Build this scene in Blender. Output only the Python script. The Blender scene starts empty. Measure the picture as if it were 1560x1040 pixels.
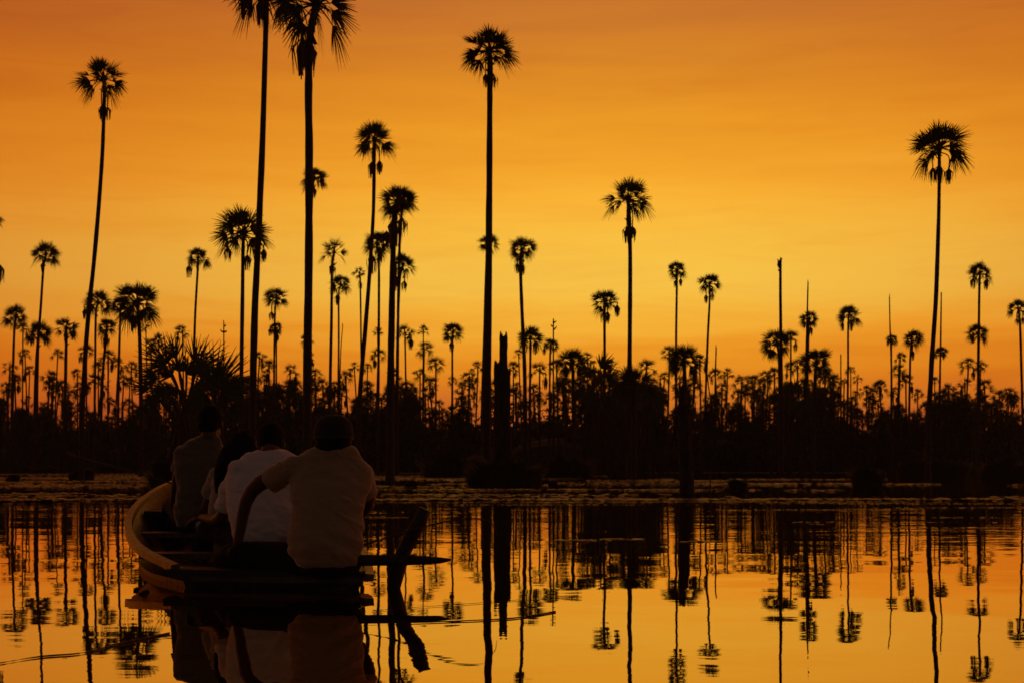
import bpy, bmesh, math, random
from mathutils import Vector, Matrix, noise

random.seed(11)
SC = bpy.context.scene
COL = SC.collection
F, CX, HY = 2167.0, 780.0, 698.0          # focal length, centre column and horizon row of the photograph, in its pixels
CAMH, S = 0.83, 0.904                     # eye height; S scales the surveyed distances to real metres

def P(px, py, d):                          # survey point: photograph pixel at a distance
    return Vector(((px - CX) / F * d, d, CAMH + (HY - py) / F * d)) * S
def G(px, d, z=0.0):                       # point at height z over the water
    return Vector(((px - CX) / F * d * S, d * S, z))
def W(px, d):                              # pixels to metres at a distance
    return px / F * d * S
def R(a): return math.radians(a)

# ------------------------------------------------------------------ materials
def nodes_of(name):
    m = bpy.data.materials.new(name); m.use_nodes = True
    nt = m.node_tree; nt.nodes.clear()
    return m, nt, nt.nodes, nt.links

def mat(name, c1, c2, rough=0.7, scale=8.0, bump=0.2, stretch=(1, 1, 1), spec=0.3, dist=0.02, sheen=0.0):
    m, nt, n, l = nodes_of(name)
    out = n.new('ShaderNodeOutputMaterial'); b = n.new('ShaderNodeBsdfPrincipled')
    tc = n.new('ShaderNodeTexCoord'); mp = n.new('ShaderNodeMapping'); mp.inputs['Scale'].default_value = stretch
    tx = n.new('ShaderNodeTexNoise'); tx.inputs['Scale'].default_value = scale; tx.inputs['Detail'].default_value = 5
    rp = n.new('ShaderNodeValToRGB')
    rp.color_ramp.elements[0].position = .3; rp.color_ramp.elements[1].position = .7
    rp.color_ramp.elements[0].color = (*c1, 1); rp.color_ramp.elements[1].color = (*c2, 1)
    l.new(tc.outputs['Object'], mp.inputs[0]); l.new(mp.outputs[0], tx.inputs['Vector'])
    l.new(tx.outputs[0], rp.inputs[0]); l.new(rp.outputs[0], b.inputs['Base Color'])
    b.inputs['Roughness'].default_value = rough; b.inputs['Specular IOR Level'].default_value = spec
    if sheen: b.inputs['Sheen Weight'].default_value = sheen
    bp = n.new('ShaderNodeBump'); bp.inputs['Strength'].default_value = bump; bp.inputs['Distance'].default_value = dist
    l.new(tx.outputs[0], bp.inputs['Height']); l.new(bp.outputs[0], b.inputs['Normal'])
    l.new(b.outputs[0], out.inputs[0])
    return m

def leaf_mat(name, c1, c2, trans=0.25):
    m, nt, n, l = nodes_of(name)
    out = n.new('ShaderNodeOutputMaterial'); b = n.new('ShaderNodeBsdfPrincipled')
    t = n.new('ShaderNodeBsdfTranslucent'); mx = n.new('ShaderNodeMixShader'); mx.inputs[0].default_value = trans
    tx = n.new('ShaderNodeTexNoise'); tx.inputs['Scale'].default_value = 1.5
    tc = n.new('ShaderNodeTexCoord'); rp = n.new('ShaderNodeValToRGB')
    rp.color_ramp.elements[0].color = (*c1, 1); rp.color_ramp.elements[1].color = (*c2, 1)
    l.new(tc.outputs['Object'], tx.inputs['Vector']); l.new(tx.outputs[0], rp.inputs[0])
    l.new(rp.outputs[0], b.inputs['Base Color']); l.new(rp.outputs[0], t.inputs[0])
    b.inputs['Roughness'].default_value = .6; b.inputs['Specular IOR Level'].default_value = .25
    l.new(b.outputs[0], mx.inputs[1]); l.new(t.outputs[0], mx.inputs[2]); l.new(mx.outputs[0], out.inputs[0])
    return m

def cloth_mat(name, c1, c2, fold=0.5, sheen=1.0):
    m, nt, n, l = nodes_of(name)
    out = n.new('ShaderNodeOutputMaterial'); b = n.new('ShaderNodeBsdfPrincipled')
    tc = n.new('ShaderNodeTexCoord')
    mp = n.new('ShaderNodeMapping'); mp.inputs['Scale'].default_value = (5, 5, 11); mp.inputs['Rotation'].default_value = (.3, .7, .2)
    fold_n = n.new('ShaderNodeTexNoise'); fold_n.inputs['Scale'].default_value = 1.0; fold_n.inputs['Detail'].default_value = 2; fold_n.inputs['Distortion'].default_value = .8
    weave = n.new('ShaderNodeTexNoise'); weave.inputs['Scale'].default_value = 420; weave.inputs['Detail'].default_value = 1
    rp = n.new('ShaderNodeValToRGB'); rp.color_ramp.elements[0].color = (*c1, 1); rp.color_ramp.elements[1].color = (*c2, 1)
    rp.color_ramp.elements[0].position = .35; rp.color_ramp.elements[1].position = .65
    b1 = n.new('ShaderNodeBump'); b1.inputs['Strength'].default_value = fold * 1.5; b1.inputs['Distance'].default_value = .03
    b2 = n.new('ShaderNodeBump'); b2.inputs['Strength'].default_value = .35; b2.inputs['Distance'].default_value = .002
    l.new(tc.outputs['Object'], mp.inputs[0]); l.new(mp.outputs[0], fold_n.inputs['Vector'])
    l.new(tc.outputs['Object'], weave.inputs['Vector']); l.new(weave.outputs[0], rp.inputs[0])
    l.new(rp.outputs[0], b.inputs['Base Color'])
    l.new(fold_n.outputs[0], b1.inputs['Height']); l.new(weave.outputs[0], b2.inputs['Height'])
    l.new(b1.outputs[0], b2.inputs['Normal']); l.new(b2.outputs[0], b.inputs['Normal'])
    b.inputs['Roughness'].default_value = .9; b.inputs['Specular IOR Level'].default_value = .15; b.inputs['Sheen Weight'].default_value = sheen; b.inputs['Sheen Roughness'].default_value = .4
    l.new(b.outputs[0], out.inputs[0])
    return m

M = {}
M['bark'] = mat('palm_bark', (.028, .021, .014), (.06, .044, .03), .85, 6, .5, (1, 1, 5))
M['deadwood'] = mat('dead_wood', (.018, .013, .01), (.045, .033, .023), .9, 5, .6, (4, 4, .6))
M['leaf'] = leaf_mat('palm_leaf', (.03, .045, .014), (.055, .075, .022))
M['dry'] = leaf_mat('dry_frond', (.07, .045, .02), (.12, .075, .035), .2)
M['thicket'] = leaf_mat('thicket_leaf', (.02, .03, .01), (.045, .06, .02), .15)
M['grass'] = leaf_mat('tussock_blade', (.03, .035, .012), (.06, .06, .022), .15)
M['mud'] = mat('swamp_mud', (.018, .013, .008), (.035, .026, .016), .8, 1.5, .4)
M['hull'] = mat('weathered_hull', (.04, .023, .011), (.12, .068, .032), .5, 7, .35, (1, 1, 6), .45)
M['rim'] = mat('worn_gunwale', (.075, .040, .017), (.19, .105, .046), .42, 14, .4, (1, 1, 1), .5)
M['board'] = mat('boat_board', (.08, .045, .022), (.17, .10, .05), .55, 5, .35, (6, 1, 1), .4)
M['skin'] = mat('tanned_skin', (.085, .042, .022), (.12, .06, .034), .55, 30, .08, spec=.4, dist=.003)
M['skin_dark'] = mat('brown_skin', (.06, .03, .017), (.085, .043, .025), .55, 30, .08, spec=.4, dist=.003)
M['hair'] = mat('black_hair', (.004, .003, .0025), (.010, .007, .006), .75, 60, .5, (1, 1, .15), .12, .004)
M['tan'] = cloth_mat('khaki_cotton', (.27, .185, .10), (.35, .245, .14), .55)
M['white'] = cloth_mat('white_cotton', (.62, .55, .54), (.72, .64, .63), .6)
M['green'] = cloth_mat('olive_cotton', (.10, .085, .05), (.14, .12, .07), .5)
M['pale'] = cloth_mat('pale_cotton', (.30, .27, .22), (.38, .34, .28), .5)
M['trouser'] = cloth_mat('dark_trousers', (.008, .007, .007), (.014, .012, .012), .5, .05)
M['cap'] = cloth_mat('navy_cap_cloth', (.018, .018, .022), (.028, .028, .034), .3, .15)
M['strap'] = cloth_mat('cap_strap', (.03, .026, .024), (.045, .04, .035), .2, .15)
M['dark_wood'] = mat('dark_brown_wood', (.012, .008, .005), (.028, .018, .011), .5, 9, .6, (3, 3, 1), .4)  # dark wood: wet on stake and twigs, plain dark tone on boat boards
M['weed'] = mat('water_weed', (.06, .035, .009), (.11, .066, .018), .40, 3, .0, (1, 1, 1), .45)
M['line'] = mat('rod_cane', (.05, .035, .02), (.09, .065, .04), .5, 20, .1)

# water: dark peaty water with slight ripples
m, nt, n, l = nodes_of('still_dark_water'); M['water'] = m
out = n.new('ShaderNodeOutputMaterial'); tc = n.new('ShaderNodeTexCoord')
gl = n.new('ShaderNodeBsdfGlossy'); gl.inputs['Roughness'].default_value = .012; gl.inputs['Color'].default_value = (.98, .93, .84, 1)
df = n.new('ShaderNodeBsdfDiffuse'); df.inputs[0].default_value = (.012, .007, .003, 1)
fr = n.new('ShaderNodeFresnel'); fr.inputs['IOR'].default_value = 1.33
pw = n.new('ShaderNodeMath'); pw.operation = 'POWER'; pw.inputs[1].default_value = .35
def wnoise(scale, st, detail, dist_, off=0):
    mp = n.new('ShaderNodeMapping'); mp.inputs['Scale'].default_value = st; mp.inputs['Location'].default_value = (off, off * 1.7, 0)
    mp.inputs['Rotation'].default_value = (0, 0, .12)
    t = n.new('ShaderNodeTexNoise'); t.inputs['Scale'].default_value = scale; t.inputs['Detail'].default_value = detail
    l.new(tc.outputs['Object'], mp.inputs[0]); l.new(mp.outputs[0], t.inputs['Vector'])
    return t
big = wnoise(.55, (1, 1.5, 1), 1, 0)
mid_ = wnoise(2.2, (1, 1.9, 1), 2, 0, 7)
msk = wnoise(.10, (.55, 1.6, 1), 2, 0, 3)
mr = n.new('ShaderNodeMapRange'); mr.inputs[1].default_value = .46; mr.inputs[2].default_value = .62; mr.inputs[3].default_value = .35; mr.inputs[4].default_value = 1.0
l.new(msk.outputs[0], mr.inputs[0])
sp_ = n.new('ShaderNodeSeparateXYZ'); l.new(tc.outputs['Object'], sp_.inputs[0])      # open water is livelier, the lee by the boat is calm
far_ = n.new('ShaderNodeMapRange'); far_.inputs[1].default_value = 8; far_.inputs[2].default_value = 20; far_.inputs[3].default_value = .20; far_.inputs[4].default_value = 1.9
l.new(sp_.outputs[1], far_.inputs[0])
b1 = n.new('ShaderNodeBump'); b1.inputs['Strength'].default_value = 1; b1.inputs['Distance'].default_value = .0062
l.new(big.outputs[0], b1.inputs['Height'])
mu0 = n.new('ShaderNodeMath'); mu0.operation = 'MULTIPLY'; l.new(mid_.outputs[0], mu0.inputs[0]); l.new(mr.outputs[0], mu0.inputs[1])
mu = n.new('ShaderNodeMath'); mu.operation = 'MULTIPLY'; l.new(mu0.outputs[0], mu.inputs[0]); l.new(far_.outputs[0], mu.inputs[1])
b2 = n.new('ShaderNodeBump'); b2.inputs['Strength'].default_value = 1; b2.inputs['Distance'].default_value = .0032
l.new(mu.outputs[0], b2.inputs['Height']); l.new(b1.outputs[0], b2.inputs['Normal'])
for q in (gl, fr): l.new(b2.outputs[0], q.inputs['Normal'])
tn = n.new('ShaderNodeMix'); tn.data_type = 'RGBA'; l.new(fr.outputs[0], tn.inputs[0])          # sunset orange put into the reflection colour, deepest at steep looks
tn.inputs[6].default_value = (1, .57, .05, 1); tn.inputs[7].default_value = (1, .96, .9, 1); l.new(tn.outputs[2], gl.inputs['Color'])
mx = n.new('ShaderNodeMixShader'); l.new(fr.outputs[0], pw.inputs[0]); l.new(pw.outputs[0], mx.inputs[0])
l.new(df.outputs[0], mx.inputs[1]); l.new(gl.outputs[0], mx.inputs[2]); l.new(mx.outputs[0], out.inputs[0])

# ------------------------------------------------------------------ object helpers
def tag(o, label=None, cat=None, group=None, kind=None):
    for k, v in (('label', label), ('category', cat), ('group', group), ('kind', kind)):
        if v: o[k] = v
    return o
def empty(name, loc=(0, 0, 0)):
    o = bpy.data.objects.new(name, None); o.location = loc; COL.objects.link(o); return o
def link(name, me, material, parent=None, loc=(0, 0, 0)):
    o = bpy.data.objects.new(name, me); COL.objects.link(o)
    if material and not me.materials: me.materials.append(material)
    o.location = loc
    if parent: o.parent = parent
    return o

class MB:                                  # collects geometry for one mesh
    def __init__(s): s.v, s.f = [], []
    def quad(s, *p):
        i = len(s.v); s.v += [tuple(q) for q in p]; s.f.append(tuple(range(i, i + len(p))))
    def loft(s, rings, cap=True):          # rings: lists of points, same count
        k = len(rings[0]); base = len(s.v)
        for r in rings: s.v += [tuple(q) for q in r]
        for i in range(len(rings) - 1):
            for j in range(k):
                a, b = base + i * k + j, base + i * k + (j + 1) % k
                s.f.append((a, b, b + k, a + k))
        if cap:
            s.f.append(tuple(base + j for j in reversed(range(k))))
            s.f.append(tuple(base + (len(rings) - 1) * k + j for j in range(k)))
    def tube(s, pts, rad, k=6, wob=0.0, seed=0, sq=1.0):
        pts = [Vector(p) for p in pts]; rings = []
        for i, p in enumerate(pts):
            t = (pts[min(i + 1, len(pts) - 1)] - pts[max(i - 1, 0)]).normalized()
            up = Vector((0, 1, 0)) if abs(t.y) < .9 else Vector((1, 0, 0))
            a = t.cross(up).normalized(); b = t.cross(a).normalized()
            r = rad[i] if isinstance(rad, (list, tuple)) else rad
            ring = []
            for j in range(k):
                an = 2 * math.pi * j / k
                rr = r * (1 + wob * noise.noise(Vector((math.cos(an) * 1.3 + seed, math.sin(an) * 1.3, i * .45 + seed))))
                ring.append(p + a * math.cos(an) * rr + b * math.sin(an) * rr * sq)
            rings.append(ring)
        s.loft(rings)
    def box(s, c, u, v, w):                # centre and three half vectors
        c, u, v, w = map(Vector, (c, u, v, w)); i = len(s.v)
        for a in (-1, 1):
            for b in (-1, 1):
                for e in (-1, 1): s.v.append(tuple(c + u * a + v * b + w * e))
        for q in ((0, 1, 3, 2), (4, 6, 7, 5), (0, 4, 5, 1), (2, 3, 7, 6), (0, 2, 6, 4), (1, 5, 7, 3)):
            s.f.append(tuple(i + x for x in q))
    def ell(s, c, rx, ry, rz, rot=None, ku=14, kv=9):
        rings = []
        for i in range(1, kv):
            th = math.pi * i / kv; ring = []
            for j in range(ku):
                an = 2 * math.pi * j / ku
                q = Vector((rx * math.sin(th) * math.cos(an), ry * math.sin(th) * math.sin(an), -rz * math.cos(th)))
                if rot: q = rot @ q
                ring.append(Vector(c) + q)
            rings.append(ring)
        s.loft(rings)
    def mesh(s, name, smooth=False):
        me = bpy.data.meshes.new(name); me.from_pydata(s.v, [], s.f); me.update()
        if smooth:
            for p in me.polygons: p.use_smooth = True
        return me

def spline(pts, n_):                       # Catmull-Rom through points
    pts = [Vector(p) for p in pts]
    q = [pts[0] * 2 - pts[1]] + pts + [pts[-1] * 2 - pts[-2]]
    o = []
    for i in range(1, len(q) - 2):
        for k in range(n_):
            t = k / n_; a, b, c, d = q[i - 1:i + 3]
            o.append(.5 * (2 * b + (c - a) * t + (2 * a - 5 * b + 4 * c - d) * t * t + (3 * b - a - 3 * c + d) * t ** 3))
    o.append(pts[-1]); return o

def remeshed(mb, name, voxel=.008, it=6, fac=.5):     # fuse overlapping pieces into one continuous skin
    me = mb.mesh(name); o = bpy.data.objects.new(name, me); COL.objects.link(o)
    r = o.modifiers.new('r', 'REMESH'); r.mode = 'VOXEL'; r.voxel_size = voxel; r.use_smooth_shade = True
    sm = o.modifiers.new('s', 'SMOOTH'); sm.iterations = it; sm.factor = fac
    bpy.context.view_layer.update()
    dg = bpy.context.evaluated_depsgraph_get()
    new = bpy.data.meshes.new_from_object(o.evaluated_get(dg)); new.name = name
    bpy.data.objects.remove(o); bpy.data.meshes.remove(me)
    for p in new.polygons: p.use_smooth = True
    return new

# ------------------------------------------------------------------ palms
def blade(mb, p, d, L, w, droop, nrm):
    s = d.cross(nrm)
    if s.length < 1e-4: s = Vector((1, 0, 0))
    s.normalize()
    a = p; m1 = p + d * L * .5 + Vector((0, 0, -droop * L * .2)); e = p + d * L * .93 + Vector((0, 0, -droop * L * .85))
    i = len(mb.v)
    mb.v += [tuple(a + s * w * .35), tuple(a - s * w * .35), tuple(m1 - s * w * .5), tuple(m1 + s * w * .5), tuple(e + s * w * .08), tuple(e - s * w * .08)]
    mb.f += [(i, i + 1, i + 2, i + 3), (i + 3, i + 2, i + 5, i + 4)]

def fan(mb, rnd, hub, axis, roll, L, nb, spread, w, droop):
    axis = axis.normalized()
    side = axis.cross(Vector((0, 0, 1)))
    if side.length < .05: side = Vector((1, 0, 0))
    side = Matrix.Rotation(roll, 3, axis) @ side.normalized(); nrm = axis.cross(side)
    for k in range(nb):
        ph = (k / (nb - 1) - .5) * 2 * spread + rnd.uniform(-.05, .05)
        d = (axis * math.cos(ph) + side * math.sin(ph) + nrm * rnd.uniform(-.10, .10) - nrm * .22 * (1 - math.cos(ph))).normalized()
        l_ = L * (1 - .28 * abs(ph) / spread) * rnd.uniform(.82, 1.06)
        blade(mb, hub, d, l_, w, droop * rnd.uniform(.6, 1.5), nrm)

def crown_mesh(seed, nl=28, nb=20, full=1.0):
    rnd = random.Random(seed); mb = MB(); az = rnd.uniform(0, 6.28); lop = Vector((rnd.uniform(-.08, .08), rnd.uniform(-.08, .08), 0))
    for i in range(nl):
        az += 2.39996 + rnd.uniform(-.5, .5)
        u = (i + .5) / nl
        el = R(82 - 98 * u ** .8 * full + rnd.uniform(-8, 8))
        d = Vector((math.cos(az) * math.cos(el), math.sin(az) * math.cos(el), math.sin(el))) + lop
        Lp = rnd.uniform(.28, .50); low = max(0, (u - .55) / .45); sag = .02 + .16 * low
        pts = [d * Lp * t + Vector((0, 0, -sag * t * t)) for t in (0, .35, .7, 1)]
        mb.tube(pts, [.024, .018, .014, .011], 4)
        ax = (pts[-1] - pts[-2]).normalized()
        fan(mb, rnd, pts[-1], ax, rnd.uniform(-1.5, 1.5), rnd.uniform(.54, .68), nb, R(rnd.uniform(50, 84)), .032, .04 + .10 * u + .55 * low * rnd.uniform(.2, 1.3))
    # spear leaf and the shaggy heart
    mb.tube([(0, 0, 0), (rnd.uniform(-.05, .05), 0, .4), (rnd.uniform(-.1, .1), 0, rnd.uniform(.6, .8))], [.03, .02, .006], 4)
    mb.tube([(0, 0, -.2), (0, 0, -.1), (0, 0, .05), (0, 0, .2)], [.03, .06, .09, .03], 7, .5, seed)
    return mb.mesh('crown_leaves')

def frond_mesh(seed):                      # dead fan hanging from its bent stalk; hang point at the origin, unit height
    rnd = random.Random(seed); mb = MB()
    for k in range(20):
        an = rnd.uniform(0, 6.28); sp = rnd.uniform(.12, .30)
        a = Vector((0, 0, 0)); o = Vector((math.cos(an), math.sin(an), 0))
        m1 = o * sp + Vector((0, 0, -rnd.uniform(.22, .38))); e = o * sp * rnd.uniform(.5, 1.0) + Vector((0, 0, -rnd.uniform(.7, 1.05)))
        s = Vector((-o.y, o.x, 0)) * .045
        i = len(mb.v)
        mb.v += [tuple(a + s * .6), tuple(a - s * .6), tuple(m1 - s), tuple(m1 + s), tuple(e + s * .3), tuple(e - s * .3)]
        mb.f += [(i, i + 1, i + 2, i + 3), (i + 3, i + 2, i + 5, i + 4)]
    return mb.mesh('dry_frond_blades')

CROWNS = [crown_mesh(100 + i) for i in range(14)]
SPARSE = [crown_mesh(200 + i, 13, 16) for i in range(4)]
DENSE = [crown_mesh(300 + i, 32, 20, 1.05) for i in range(4)]
SMALLC = [crown_mesh(400 + i, 17, 13) for i in range(10)]
FRONDS = [frond_mesh(500 + i) for i in range(6)]

def water_y(d): return HY + F * CAMH / d

def trunk_mesh(pts, d, wt, wb, root, seed, ground=-.25, stubs=0, k=9):
    """pts: photograph pixels from the top down; the foot is carried on to the water or ground"""
    w3 = [P(x, y, d) for x, y in pts]
    foot = G(pts[-1][0], d, ground)
    if w3[-1].z > foot.z + .2: w3.append(foot)
    ctr = spline(w3, 6); nn = len(ctr)
    mb = MB(); rad = []
    zt, zb = ctr[0].z, ctr[-1].z
    rr = random.Random(seed)
    for c in ctr:
        u = (zt - c.z) / max(.01, zt - zb)
        r = W(wt + (wb - wt) * u, d) / 2
        rad.append(r * (1 + .35 * max(0, u - .93) / .07) * rr.uniform(.95, 1.05))
    ctr = [c - root for c in ctr]
    mb.tube(ctr, rad, k, .10, seed)
    for i in range(stubs):                 # old leaf bases left on the stem under the crown
        c = ctr[0] + Vector((0, 0, -W(wt, d) * rr.uniform(.3, 6)))
        an = rr.uniform(0, 6.28); o = Vector((math.cos(an), math.sin(an), rr.uniform(.4, 1.4))) * W(wt, d) * rr.uniform(.7, 1.3)
        mb.tube([c, c + o], [W(wt, d) * .25, W(wt, d) * .1], 4)
    return mb.mesh('trunk_stem', True)

counter = [0]
def palm(label, d, cr, trunk, wt, wb, fronds=(), kind='crown', group=None, name='fan_palm', ground=-.25, cat='palm tree', squash=1.0, stubs=4):
    counter[0] += 1; i = counter[0]
    root = empty(name, G(trunk[-1][0], d, 0)); tag(root, label, cat, group)
    ro = root.location.copy()
    pool = {'crown': CROWNS, 'sparse': SPARSE, 'dense': DENSE, 'small': SMALLC}[kind]
    heart = P(cr[0], cr[1], d) - ro; Rm = W(cr[2], d)
    c = link('crown', pool[i % len(pool)], M['leaf'], root, heart)
    c.scale = (Rm * 1.17, Rm * 1.17, Rm * squash * 1.04); c.rotation_euler = (0, 0, (i * 1.93) % 6.28)
    tr = [(cr[0], cr[1])] + list(trunk)
    link('trunk', trunk_mesh(tr, d, wt, wb, ro, i, ground, stubs), M['bark'], root)
    for j, (fx, fy, fh) in enumerate(fronds):
        hang = P(fx, fy, d) - ro; hang.y += W((i * 7 + j * 5) % 9 - 4, d)
        me = FRONDS[(i + j) % len(FRONDS)]
        # a frond = hanging blades plus the bent stalk that ties it to the crown
        mb = MB(); hm = W(fh * .88, d)
        for v in me.vertices: mb.v.append(tuple(hang + v.co * hm))
        for p in me.polygons: mb.f.append(tuple(p.vertices))
        st = heart + Vector((0, 0, -.12 * Rm)); mid = (st + hang) / 2 + Vector(((hang.x - st.x) * .45, 0, .12 * Rm))
        mb.tube(spline([st, mid, hang], 4), [W(.9, d)] * 9, 4)
        link('dry_frond', mb.mesh('dry_frond_hanging'), M['dry'], root)
    return root

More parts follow.
